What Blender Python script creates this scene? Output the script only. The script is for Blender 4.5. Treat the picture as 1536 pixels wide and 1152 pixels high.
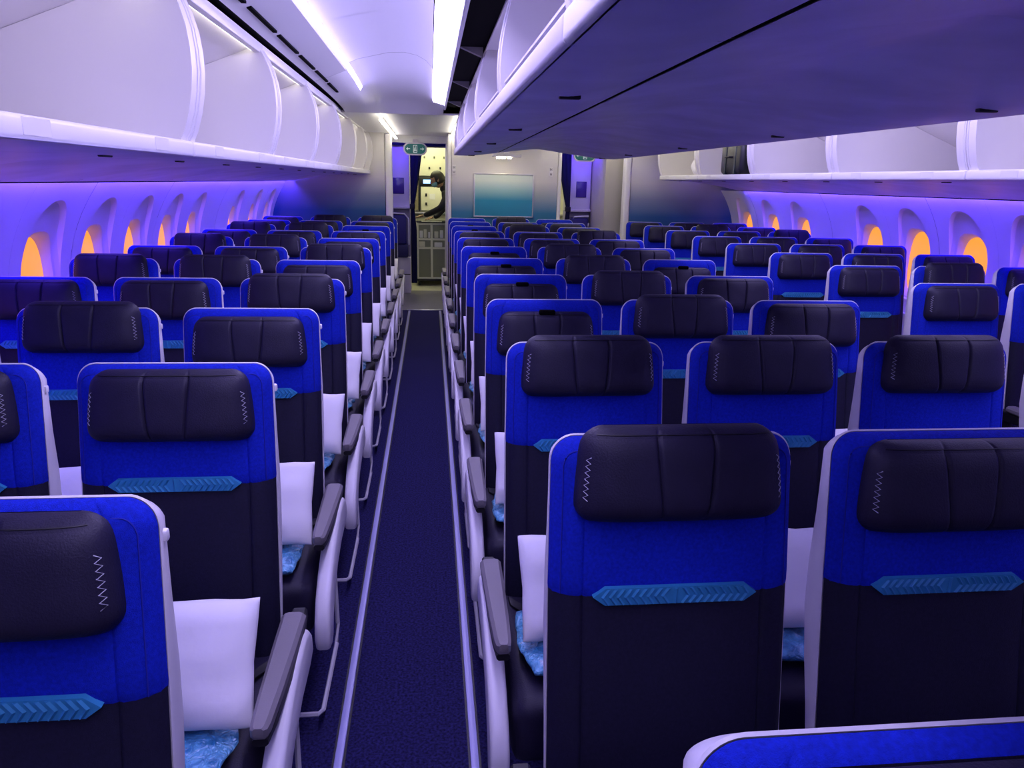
import bpy, bmesh, math, random
from mathutils import Vector, Matrix, noise
random.seed(7)
for o in list(bpy.data.objects): bpy.data.objects.remove(o)
SC = bpy.context.scene
COL = SC.collection

# ------------------------------------------------------------------ camera
PITCH, YAW, ROLL, CH, FPX = 0.2616, 0.1099, 0.0217, 1.6, 1133.9
fwd = Vector((math.sin(YAW)*math.cos(PITCH), math.cos(YAW)*math.cos(PITCH), -math.sin(PITCH)))
rgt = Vector((math.cos(YAW), -math.sin(YAW), 0)); upv = rgt.cross(fwd)
r2 = rgt*math.cos(ROLL)+upv*math.sin(ROLL); u2 = -rgt*math.sin(ROLL)+upv*math.cos(ROLL)
cam = bpy.data.cameras.new('camera'); cam_o = bpy.data.objects.new('camera', cam); COL.objects.link(cam_o)
m = Matrix((r2, u2, -fwd)).transposed().to_4x4(); m.translation = Vector((0, 0, CH))
cam_o.matrix_world = m
cam.sensor_width = 36; cam.lens = FPX*36/1536; cam.clip_start = .02
SC.camera = cam_o
# ------------------------------------------------------------------ world and exposure
W = bpy.data.worlds.new('cabin_dark'); SC.world = W; W.use_nodes = True
W.node_tree.nodes['Background'].inputs[0].default_value = (.002, .002, .004, 1)
vs = SC.view_settings; vs.view_transform = 'Standard'; vs.look = 'None'; vs.exposure = 0.0; vs.gamma = 1
vs.use_curve_mapping = False
# strengths of the cabin's own lamps (the emissive strips built further down)
MOOD = (.45, .37, 1.0); E_COVE = 30.0; E_STRIP = 24.0
WASH = (.10, .045, 1.0); E_WASH = 44.0
E_GALLEY = 6.5; E_WIN = 1.15

# ------------------------------------------------------------------ materials
MATS = {}
def mat(name, col, rough=.5, metal=0, emit=None, estr=0, var=0, vscale=40, bump=0, bscale=200, coat=0, spec=.5, alpha=None):
    if name in MATS: return MATS[name]
    m = bpy.data.materials.new(name); m.use_nodes = True
    nt = m.node_tree; b = nt.nodes['Principled BSDF']
    b.inputs['Base Color'].default_value = (*col, 1)
    b.inputs['Roughness'].default_value = rough; b.inputs['Metallic'].default_value = metal
    b.inputs['Specular IOR Level'].default_value = spec
    b.inputs['Coat Weight'].default_value = coat; b.inputs['Coat Roughness'].default_value = .1
    if emit:
        b.inputs['Emission Color'].default_value = (*emit, 1); b.inputs['Emission Strength'].default_value = estr
    if var or bump:
        tc = nt.nodes.new('ShaderNodeTexCoord')
    if var:
        n = nt.nodes.new('ShaderNodeTexNoise'); n.inputs['Scale'].default_value = vscale; n.inputs['Detail'].default_value = 4
        nt.links.new(tc.outputs['Object'], n.inputs['Vector'])
        mx = nt.nodes.new('ShaderNodeMixRGB'); mx.blend_type = 'MULTIPLY'; mx.inputs[0].default_value = 1
        rp = nt.nodes.new('ShaderNodeValToRGB'); rp.color_ramp.elements[0].position = .3; rp.color_ramp.elements[1].position = .7
        rp.color_ramp.elements[0].color = (1-var,)*3+(1,); rp.color_ramp.elements[1].color = (1+var*.4,)*3+(1,)
        nt.links.new(n.outputs['Fac'], rp.inputs[0]); mx.inputs[1].default_value = (*col, 1)
        nt.links.new(rp.outputs[0], mx.inputs[2]); nt.links.new(mx.outputs[0], b.inputs['Base Color'])
    if bump:
        n2 = nt.nodes.new('ShaderNodeTexNoise'); n2.inputs['Scale'].default_value = bscale; n2.inputs['Detail'].default_value = 2
        nt.links.new(tc.outputs['Object'], n2.inputs['Vector'])
        bp = nt.nodes.new('ShaderNodeBump'); bp.inputs['Strength'].default_value = bump; bp.inputs['Distance'].default_value = .002
        nt.links.new(n2.outputs['Fac'], bp.inputs['Height']); nt.links.new(bp.outputs[0], b.inputs['Normal'])
    MATS[name] = m
    return m
def grad_mat(name, stops, z0, z1, rough=.45):
    """a printed vertical colour fade (panel artwork), from z0 (first stop) to z1"""
    m = bpy.data.materials.new(name); m.use_nodes = True; nt = m.node_tree; b = nt.nodes['Principled BSDF']
    g = nt.nodes.new('ShaderNodeNewGeometry'); s = nt.nodes.new('ShaderNodeSeparateXYZ'); mr = nt.nodes.new('ShaderNodeMapRange')
    mr.inputs[1].default_value = z0; mr.inputs[2].default_value = z1
    rp = nt.nodes.new('ShaderNodeValToRGB'); e = rp.color_ramp.elements
    while len(e) < len(stops): e.new(.5)
    for el, (p, c) in zip(e, stops): el.position = p; el.color = (*c, 1)
    nt.links.new(g.outputs['Position'], s.inputs[0]); nt.links.new(s.outputs[2], mr.inputs[0]); nt.links.new(mr.outputs[0], rp.inputs[0])
    nt.links.new(rp.outputs[0], b.inputs['Base Color']); b.inputs['Roughness'].default_value = rough
    MATS[name] = m
    return m
M_white = mat('white_plastic', (.80, .79, .80), .38)
M_bin = mat('bin_white', (.82, .80, .79), .42)
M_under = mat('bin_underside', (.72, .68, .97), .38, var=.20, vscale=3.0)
M_shell = mat('shell_white', (.74, .72, .76), .35)
M_blue = mat('blue_fabric', (.005, .021, .48), .85, var=.28, vscale=180, bump=.5, bscale=700, spec=.2)
M_bluepipe = mat('blue_piping', (.003, .010, .30), .8)
M_leather = mat('black_leather', (.0185, .0160, .039), .5, bump=.35, bscale=330, var=.15, vscale=25, spec=.25)
M_dark = mat('dark_fabric', (.0105, .0095, .032), .6, var=.3, vscale=160, bump=.4, bscale=600, spec=.3)
M_thread = mat('stitch_thread', (.55, .55, .62), .6)
M_pad = mat('armrest_grey', (.20, .185, .20), .5, bump=.2, bscale=400)
M_black = mat('black_plastic', (.010, .010, .013), .45)
M_void = mat('black_slot', (.003, .003, .004), .9, spec=.05)
M_metal = mat('satin_metal', (.62, .62, .64), .3, metal=.9)
M_pillow = mat('pillow_paper', (.86, .85, .88), .8, bump=.25, bscale=60)
M_carpet = mat('carpet_navy', (.026, .023, .110), .95, var=.75, vscale=120, bump=.9, bscale=900, spec=.1)
M_vinyl = mat('vinyl_grey', (.16, .15, .18), .5, var=.2, vscale=60)
M_side = mat('sidewall_white', (.80, .79, .82), .5)
M_purple = mat('crew_panel', (.62, .58, .72), .5)
M_gall = mat('galley_cream', (.78, .76, .62), .4)
M_curt = mat('curtain_navy', (.010, .012, .045), .9, spec=.1)
M_skin = mat('skin', (.36, .20, .13), .55)
M_hair = mat('hair', (.012, .009, .007), .5)
M_unif = mat('uniform_black', (.012, .012, .018), .8)
M_mask = mat('mask_teal', (.20, .42, .46), .8)

def accent_material():
    m = bpy.data.materials.new('accent_teal'); m.use_nodes = True; nt = m.node_tree; b = nt.nodes['Principled BSDF']
    b.inputs['Base Color'].default_value = (.030, .27, .50, 1); b.inputs['Roughness'].default_value = .6
    return m
M_accent = accent_material()
def blanket_material():
    m = bpy.data.materials.new('blanket_in_plastic'); m.use_nodes = True; nt = m.node_tree; b = nt.nodes['Principled BSDF']
    tc = nt.nodes.new('ShaderNodeTexCoord'); n = nt.nodes.new('ShaderNodeTexNoise'); n.inputs['Scale'].default_value = 26
    n.inputs['Detail'].default_value = 3; n.inputs['Distortion'].default_value = 1.2
    nt.links.new(tc.outputs['Object'], n.inputs[0])
    rp = nt.nodes.new('ShaderNodeValToRGB'); e = rp.color_ramp.elements
    e[0].position = .36; e[0].color = (.02, .20, .42, 1); e[1].position = .62; e[1].color = (.16, .52, .80, 1)
    x = e.new(.74); x.color = (.60, .75, .90, 1)  # pale stop paints the plastic wrap's white highlights into the colour
    nt.links.new(n.outputs[0], rp.inputs[0]); nt.links.new(rp.outputs[0], b.inputs['Base Color'])
    b.inputs['Roughness'].default_value = .35; b.inputs['Coat Weight'].default_value = 1; b.inputs['Coat Roughness'].default_value = .06
    n2 = nt.nodes.new('ShaderNodeTexNoise'); n2.inputs['Scale'].default_value = 45; n2.inputs['Distortion'].default_value = 2
    nt.links.new(tc.outputs['Object'], n2.inputs[0])
    bp = nt.nodes.new('ShaderNodeBump'); bp.inputs['Strength'].default_value = .8; bp.inputs['Distance'].default_value = .012
    nt.links.new(n2.outputs[0], bp.inputs['Height']); nt.links.new(bp.outputs[0], b.inputs['Normal']); nt.links.new(bp.outputs[0], b.inputs['Coat Normal'])
    return m
M_blanket = blanket_material()

# ------------------------------------------------------------------ mesh helpers
class MB:
    def __init__(s): s.v = []; s.f = []
    def add(s, vs, fs):
        k = len(s.v); s.v += [tuple(p) for p in vs]; s.f += [tuple(i+k for i in f) for f in fs]; return s
    def box(s, x0, x1, y0, y1, z0, z1):
        return s.add([(x0,y0,z0),(x1,y0,z0),(x1,y1,z0),(x0,y1,z0),(x0,y0,z1),(x1,y0,z1),(x1,y1,z1),(x0,y1,z1)],
                     [(0,3,2,1),(4,5,6,7),(0,1,5,4),(1,2,6,5),(2,3,7,6),(3,0,4,7)])
    def rbox(s, x0, x1, y0, y1, z0, z1, r, seg=2):
        b = bmesh.new(); bmesh.ops.create_cube(b, size=1)
        for v in b.verts: v.co = Vector(((x0+x1)/2+v.co.x*(x1-x0), (y0+y1)/2+v.co.y*(y1-y0), (z0+z1)/2+v.co.z*(z1-z0)))
        bmesh.ops.bevel(b, geom=list(b.edges)+list(b.verts), offset=r, segments=seg, profile=.5, affect='EDGES')
        return s.frombm(b)
    def frombm(s, b):
        b.verts.index_update()
        s.add([v.co[:] for v in b.verts], [[v.index for v in f.verts] for f in b.faces]); b.free(); return s
    def grid(s, us, vs_, fn):
        k = len(s.v); nu = len(us)
        for v in vs_:
            for u in us: s.v.append(tuple(fn(u, v)))
        for j in range(len(vs_)-1):
            for i in range(nu-1):
                a = k+j*nu+i; s.f.append((a, a+1, a+1+nu, a+nu))
        return s
    def rings(s, rings, closed=True, cap0=False, cap1=False):
        k = len(s.v); n = len(rings[0])
        for r in rings: s.v += [tuple(p) for p in r]
        for j in range(len(rings)-1):
            for i in range(n if closed else n-1):
                a = k+j*n+i; b_ = k+j*n+(i+1) % n
                s.f.append((a, b_, b_+n, a+n))
        if cap0: s.f.append(tuple(k+i for i in reversed(range(n))))
        if cap1: s.f.append(tuple(k+(len(rings)-1)*n+i for i in range(n)))
        return s
    def tube(s, pts, r, n=6, cap=True):
        pts = [Vector(p) for p in pts]; rings = []
        rr = r if isinstance(r, (list, tuple)) else [r]*len(pts)
        for i, p in enumerate(pts):
            t = (pts[min(i+1, len(pts)-1)]-pts[max(i-1, 0)]).normalized()
            a = Vector((0, 0, 1)) if abs(t.z) < .9 else Vector((1, 0, 0))
            u = t.cross(a).normalized(); w = u.cross(t)
            rings.append([p+(u*math.cos(q)+w*math.sin(q))*rr[i] for q in [2*math.pi*k/n for k in range(n)]])
        return s.rings(rings, True, cap, cap)
    def prism(s, poly, axis, a, b_):
        """extrude a 2-D polygon; axis 'y': poly is (x,z); 'x': (y,z); 'z': (x,y)"""
        def p3(q, t): return {'y': (q[0], t, q[1]), 'x': (t, q[0], q[1]), 'z': (q[0], q[1], t)}[axis]
        n = len(poly); vs_ = [p3(q, a) for q in poly]+[p3(q, b_) for q in poly]
        fs = [tuple(range(n)), tuple(reversed(range(n, 2*n)))]+[(i, i+n, (i+1) % n+n, (i+1) % n) for i in range(n)]
        return s.add(vs_, fs)
    def strip(s, poly, y0, y1, th=0.004, ny=1):
        """open (x,z) polyline swept along y, with thickness th to its left-hand side"""
        P = [Vector((x, z)) for x, z in poly]; off = []
        for i in range(len(P)):
            t = (P[min(i+1, len(P)-1)]-P[max(i-1, 0)]).normalized(); off.append(P[i]+Vector((-t.y, t.x))*th)
        loop = [tuple(p) for p in P]+[tuple(p) for p in reversed(off)]
        return s.rings([[(x, y, z) for x, z in loop] for y in (y0+(y1-y0)*k/ny for k in range(ny+1))], True, True, True)
    def mesh(s, name, material, smooth=True, angle=40):
        me = bpy.data.meshes.new(name); me.from_pydata(s.v, [], s.f); me.validate()
        b = bmesh.new(); b.from_mesh(me); bmesh.ops.remove_doubles(b, verts=b.verts, dist=1e-6)
        bmesh.ops.recalc_face_normals(b, faces=b.faces); b.to_mesh(me); b.free()
        me.materials.append(material)
        if smooth:
            me.shade_smooth(); me.set_sharp_from_angle(angle=math.radians(angle))
        return me
def link(name, data, parent=None):
    o = bpy.data.objects.new(name, data); COL.objects.link(o)
    if parent: o.parent = parent
    return o
def obj(name, mb, material, parent=None, smooth=True, angle=40):
    return link(name, mb.mesh(name, material, smooth, angle), parent)
def tag(o, label, cat, group=None):
    o['label'] = label; o['category'] = cat
    if group: o['group'] = group
    return o
def thing(name, label, cat, loc=(0, 0, 0), group=None, rz=0):
    o = link(name, None); o.location = loc; o.rotation_euler.z = rz; o.empty_display_size = .1
    return tag(o, label, cat, group)
def struct(o): o['kind'] = 'structure'; return o
def lin(a, b, n): return [a+(b-a)*i/(n-1) for i in range(n)]

XC = .949                 # cabin centre line
ROW = .787; SW = .5213    # seat pitch, seat spacing
YF, YB = -1.6, 13.6

# ================================================================== SETTING
# ---- floor
fl = struct(obj('floor', MB().box(-2.1, 4.0, YF, 9.58, -.06, 0), M_carpet))
struct(obj('floor_vestibule', MB().box(-2.1, 4.0, 9.58, 11.35, -.06, 0), M_vinyl))
struct(obj('floor_galley', MB().box(-2.1, 4.0, 11.35, YB, -.06, 0), mat('vinyl_cream', (.60, .58, .45), .45, var=.1, vscale=50)))
M_track = mat('track_cover', (.40, .40, .70), .32)
for x in (-.269, .1157, 2*XC-.1157, 2*XC+.269):
    t = struct(obj('trim_1', MB().rbox(x-.012, x+.012, YF, 9.5, -.002, .010, .004), M_track))
    e1 = obj('edge_strip', MB().box(x-.018, x-.0125, YF, 9.5, -.001, .004), M_black, t)
    e2 = obj('edge_strip', MB().box(x+.0125, x+.018, YF, 9.5, -.001, .004), M_black, t)
struct(obj('trim_2', MB().rbox(-.30, .16, 9.56, 9.60, 0, .008, .003), M_metal))

# ---- sidewalls with windows
def wall_x(z):   # how far the lining bows outboard from the bin joint
    t = max(0, z-1.0)
    return 1.10-.67*t*t
def sup(a, b, n, t):
    c, s_ = math.cos(t), math.sin(t)
    return (a*math.copysign(abs(c)**(2/n), c), b*math.copysign(abs(s_)**(2/n), s_))
M_pane = mat('window_glow', (.25, .10, .03), .3, emit=(1.0, .33, .035), estr=E_WIN)
ZT = 1.548; ZW = 1.030
def sidewall(side, ys, y_end, names):
    # local: outboard = +u ; world x = base + side*u
    base = XC; off = 1.83
    def X(u): return base+side*(off+u)
    wname = 'wall_left' if side < 0 else 'wall_right'
    low = MB().grid([YF, y_end], lin(0, .62, 6), lambda y, z: (X(wall_x(z)-.02), y, z))
    w = struct(obj(wname, low, M_side))
    obj('dado_rail', MB().box(*sorted((X(wall_x(.62)-.03), X(wall_x(.62)+.02))), YF, y_end, .60, .625), M_side, w)
    bounds = [YF]+[(a+b)/2 for a, b in zip(ys, ys[1:])]+[y_end]
    N = 72
    for i, yc in enumerate(ys):
        y0, y1 = bounds[i]+(.0015 if i % 2 else .0002), bounds[i+1]-(.0002 if i % 2 else .0015)
        mbp = MB(); mbw = MB(); mbr = MB()
        R = {k: [] for k in 'abcdemn'}
        for k in range(N):
            t = 2*math.pi*k/N
            wt = max(0, min(1, (math.sin(t)+.25)/.75)); wt = wt*wt*(3-2*wt)
            D = .012+.024*wt
            py, pz = sup(.150, .250, 3.0, t); R['a'].append((X(wall_x(ZW)+.058), yc+py, ZW+pz))            # pane edge
            py, pz = sup(.164, .268, 2.9, t); R['b'].append((X(wall_x(ZW+pz)+D+.010), yc+py, ZW+pz))         # reveal
            py, pz = sup(.172, .277, 2.9, t); R['c'].append((X(wall_x(ZW+pz)+D), yc+py, ZW+pz)); c0 = R['c'][-1]
            py, pz = sup(.205, .365, 2.3, t); zz = ZW+.068+pz; R['d'].append((X(wall_x(zz)), yc+py, zz)); d0 = R['d'][-1]
            for key, k_, dd in (('m', .45, D*1.0), ('n', .95, D*.85*wt)):
                y_, z_ = c0[1]*(1-k_)+d0[1]*k_, c0[2]*(1-k_)+d0[2]*k_
                R[key].append((X(wall_x(z_)+dd), y_, z_))
            c, s_ = math.cos(t), math.sin(t); q = max(abs(c), abs(s_))
            yy = yc+(y1-yc if c > 0 else yc-y0)*c/q; zz = ZW+(ZT-ZW if s_ > 0 else ZW-.62)*s_/q
            R['e'].append((X(wall_x(zz)), yy, zz))
        # two rings between pane and rim shape the scoop: crisp at its arch, fading out below
        mbp.rings([R['c'], R['m'], R['n'], R['d'], [(X(wall_x(p[2])), p[1], p[2]) for p in [((0), d_[1]*.5+e_[1]*.5, d_[2]*.5+e_[2]*.5) for d_, e_ in zip(R['d'], R['e'])]], R['e']])
        obj('wall_panel', mbp, M_side, w, True, 25)
        wn = struct(obj(names[i], mbr.rings([R['a'], R['b'], R['c']]), M_side, None, True, 50))
        mbw.rings([[(p[0]+side*.0, p[1], p[2]) for p in R['a']], [(X(wall_x(ZW)+.061), yc+(p[1]-yc)*.3, ZW+(p[2]-ZW)*.3) for p in R['a']]], True, False, True)
        obj('pane', mbw, M_pane, wn)
    return X
YWL = [2.83, 3.47, 4.10, 4.75, 5.38, 6.02, 6.65, 7.98, 8.84, 9.60]
YWR = [2.60, 3.25, 3.90, 4.53, 5.15, 5.78, 6.42, 7.70, 8.42, 9.15]
nw = 0
XL = sidewall(-1, YWL, 10.0, ['window_%d' % (i+1) for i in range(10)])
XR = sidewall(1, YWR, 9.6, ['window_%d' % (i+11) for i in range(10)])
# wash lamps in the slot between bin and lining
M_wash = mat('wash_lamp', (.1, .1, .1), .5, emit=WASH, estr=E_WASH)
for side, y1 in ((-1, 9.95), (1, 8.84)):
    x0 = XC+side*2.645
    o = obj('wash_light', MB().grid([0, 1], [.2, y1], lambda i, y: (x0+side*(.0, .05)[i], y, (1.572, 1.602)[i])), M_wash)
    struct(o); o.name = 'trim_3'

# ---- ceilings over the two aisles (profiles in x,z for the aisle at x<XC; the other one mirrored)
M_ceil = mat('ceiling_white', (.80, .80, .83), .45)
M_cove = mat('cove_lamp', (.2, .2, .2), .5, emit=MOOD, estr=E_COVE)
M_strip = mat('strip_lamp', (.6, .6, .6), .5, emit=(.58, .50, 1.0), estr=E_STRIP)
M_vest = mat('vestibule_lamp', (.6, .6, .6), .5, emit=(1.0, .92, .74), estr=11)
def mir(side, x): return x if side < 0 else 2*XC-x
def bez(p, n): return [p[0]+(p[-1]-p[0])*i/(n-1) for i in range(n)]
DOME = [(-.515, 2.315), (-.455, 2.340), (-.36, 2.362), (-.26, 2.385), (-.16, 2.39), (-.08, 2.375), (-.02, 2.345), (.02, 2.30)]
ceil = struct(obj('ceiling', MB().box(-2.1, 4.0, YF, YB, 2.62, 2.66), M_void))
def zz_end(z, y):     # the dome dips to the lower vestibule ceiling between y=5.3 and y=7.1
    if y < 5.3: return z
    t = min(1, (y-5.3)/1.8); return z+(2.155-z)*(1-math.sqrt(max(0, 1-t*t)))
for side in (-1, 1):
    ysegs = [YF, 0, 1.35, 2.7, 4.05, 5.3]
    for a, b in zip(ysegs, ysegs[1:]):
        mb = MB(); pr = [(mir(side, x), z) for x, z in DOME]
        mb.grid(list(range(len(pr))), [a+.003, b-.003], lambda i, y: (pr[i][0], y, pr[i][1]))
        mb.grid(list(range(len(pr))), [a+.003, b-.003], lambda i, y: (pr[i][0], y, pr[i][1]+.012))
        obj('dome_panel', mb, M_ceil, ceil, True, 60)
    # end panel: dome, vent shelf and light strip all run down to the vestibule ceiling
    full = [(-.735, 2.196), (-.64, 2.226), (-.535, 2.268)]+DOME+[(.12, 2.245)]
    mb = MB()
    yl = lin(5.303, 7.1, 16)
    mb.grid(list(range(len(full))), yl, lambda i, y: (mir(side, full[i][0]), y, zz_end(full[i][1], y)))
    obj('end_panel', mb, M_ceil, ceil, True, 60)
    # vent shelf along the bins
    shelf = [(-.735, 2.196), (-.64, 2.226), (-.535, 2.268), (-.530, 2.280)]
    mb = MB().grid([0, 1, 2, 3], [YF, 5.3], lambda i, y: (mir(side, shelf[i][0]), y, shelf[i][1]))
    obj('vent_shelf', mb, M_ceil, ceil)
    y = .3
    while y < 5.9:
        zv = zz_end(2.207, y+.25)
        obj('vent_slot', MB().box(*sorted((mir(side, -.682), mir(side, -.664))), y, y+.50, zz_end(2.209, y+.5), zz_end(2.220, y)+.006), M_void, ceil, False)
        y += .58
    # cove lamp, tucked on the shelf and facing the dome
    struct(obj('trim_4', MB().grid([0, 1], [YF, 5.3]+lin(5.4, 6.3, 8), lambda i, y: (mir(side, (-.528, -.514)[i]), y, zz_end((2.281, 2.313)[i], y)-(.004 if y > 5.3 else 0))), M_cove))
    # bright strip next to the centre bins
    sp = [(.025, 2.30), (.032, 2.272), (.125, 2.235)]
    struct(obj('trim_5', MB().grid([0, 1, 2], [YF, 5.3]+lin(5.4, 6.7, 10), lambda i, y: (mir(side, sp[i][0]), y, zz_end(sp[i][1], y)-(.003 if y > 5.3 else 0))), M_strip))
    # black air slots above the centre bin with brackets
    obj('air_slot', MB().box(*sorted((mir(side, .140), mir(side, .262))), YF, 7.02, 2.215, 2.30), M_void, ceil, False)
    obj('slot_rail', MB().rbox(*sorted((mir(side, .122), mir(side, .141))), YF, 7.02, 2.190, 2.250, .004), M_ceil, ceil)
    for yb in (1.30, 2.60, 3.90, 5.20, 6.50):
        br = [(.142, 2.214), (.255, 2.214), (.255, 2.170)]
        obj('slot_bracket', MB().prism([(mir(side, x), z) for x, z in br], 'y', yb-.02, yb+.02), M_pad, ceil, False)
    # vestibule ceiling with its two light lines
    x0, x1 = sorted((mir(side, -.80), mir(side, .40)))
    obj('vestibule_panel', MB().box(x0, x1, 7.1, 10.5, 2.155, 2.17), M_ceil, ceil, False)
    for xa in (-.43, .262):
        v = mir(side, xa)
        struct(obj('trim_6', MB().rbox(v-.016, v+.016, 7.15, 10.3, 2.096, 2.112, .004), M_vest))
        obj('lamp_bracket', MB().rbox(v-.006, v+.006, 7.3, 10.2, 2.110, 2.157, .002), M_ceil, ceil)
    if side < 0: obj('vestibule_panel', MB().box(.40, 2*XC-.40, 7.1, 10.5, 2.155, 2.17), M_ceil, ceil, False)
    obj('vestibule_fascia', MB().rbox(x0, x1, 10.42, 10.50, 2.06, 2.16, .015), M_ceil, ceil)

# ================================================================== OVERHEAD BINS
CURVE = [(-.764, 1.695), (-.745, 1.735), (-.728, 1.79), (-.716, 1.85), (-.710, 1.91), (-.711, 1.97), (-.718, 2.03), (-.733, 2.085), (-.752, 2.13), (-.778, 2.178)]
UNDER = [(-.742, 1.657), (-.80, 1.650), (-.98, 1.644), (-1.00, 1.650), (-1.25, 1.630), (-1.50, 1.593), (-1.690, 1.556)]
M_binl = mat('added_bin_lamp', (.8, .8, .8), .5, emit=(1.0, .93, .80), estr=5.5)  # glow of the strip added inside each outboard bin
def outboard_bin(side, y0, y1, label):
    f = lambda x: mir(side, x)
    t = thing('overhead_bin', label, 'luggage bin', (f(-1.2), (y0+y1)/2, 1.7), 'outboard luggage bins')
    ox, oy, oz = t.location
    def P(name, mb, m_, par=t, smooth=True, ang=40):
        mb.v = [(x-ox, y-oy, z-oz) for x, y, z in mb.v]
        return obj(name, mb, m_, par, smooth, ang)
    a, b = y0+.003, y1-.003
    xs = sorted((f(-.772), f(-.742)))
    lip = P('lip', MB().rbox(xs[0], xs[1], a, b, 1.655, 1.702, .010, 3), M_white)
    for yp in (y0+.30, y1-.30):
        xq = sorted((f(-.7425), f(-.7412)))
        pl = P('placard', MB().rbox(xq[0], xq[1], yp-.055, yp+.055, 1.664, 1.697, .001, 1), mat('placard_white', (.77, .76, .79), .3), lip)
    div = [(f(x), z) for x, z in CURVE]+[(f(-1.74), 1.80), (f(-1.74), 1.69)]
    for ya, yb in ((a, y0+.07), (y1-.07, b)):
        d = P('divider', MB().prism(div, 'y', ya, yb), M_bin, t, True, 30)
        ym = ya+.012 if ya == a else yb-.012
        P('edge_trim', MB().tube([(f(x+.001), ym, z) for x, z in CURVE], .0045, 5), M_white, d)
    P('bin_floor', MB().box(*sorted((f(-1.74), f(-.765))), y0+.07, y1-.07, 1.672, 1.69), M_bin, t, False)
    P('back_panel', MB().box(*sorted((f(-1.75), f(-1.735))), y0+.07, y1-.07, 1.69, 1.82), M_bin, t, False)
    top = [(f(-.775), 2.180), (f(-.775), 2.192), (f(-1.745), 1.815), (f(-1.745), 1.800)]
    P('top_panel', MB().prism(top, 'y', a, b), M_bin, t, False)
    P('added_bin_light', MB().box(*sorted((f(-.8045), f(-.8005))), y0+.09, y1-.09, 2.150, 2.168), M_binl, t, False)  # unseen strip added behind the top rail to brighten the bin's inside
    P('top_rail', MB().rbox(*sorted((f(-.80), f(-.768))), a, b, 2.146, 2.190, .004), M_white)
    mb = MB(); n = len(UNDER)
    mb.grid(list(range(n)), [a, b], lambda i, y: (f(UNDER[i][0]), y, UNDER[i][1]))
    mb.grid(list(range(n)), [a, b], lambda i, y: (f(UNDER[i][0]), y, UNDER[i][1]+.010))
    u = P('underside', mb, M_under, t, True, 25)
    for yp in (y0+.35, y1-.30):
        P('reading_light', MB().rbox(*sorted((f(-.905), f(-.89))), yp-.035, yp+.035, 1.642, 1.650, .003), M_black, u)
    return t
POSTL = [0, 1.3, 2.6, 3.9, 5.2, 6.5, 7.8, 9.1, 9.98]
ORD = ['first', 'second', 'third', 'fourth', 'fifth', 'sixth', 'seventh', 'eighth', 'ninth', 'tenth', 'eleventh', 'twelfth']
nl = len(POSTL)-1
for i in range(nl):
    outboard_bin(-1, POSTL[i], POSTL[i+1], 'open white luggage bin, %s from the gradient wall by the trolley doorway' % ORD[nl-1-i])
POSTR = [1.04, 2.34, 3.64, 4.94, 6.24, 7.54, 8.85]
nr = len(POSTR)-1
for i in range(nr):
    s = {5: ' holding a white bag', 4: ' holding a black suitcase'}.get(i, '')
    outboard_bin(1, POSTR[i], POSTR[i+1], ('open white luggage bin%s, over the far window seats' % s) if s else 'empty open luggage bin over the far window seats, %s from the suitcase bin' % {3: 'first', 2: 'second', 1: 'third', 0: 'fourth'}[i])
# dark recess between bin tops and vent shelf
for side in (-1, 1):
    obj('bin_gap', MB().box(*sorted((mir(side, -.80), mir(side, -.738))), YF, 9.9, 2.205, 2.24), M_void, ceil, False)

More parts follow.
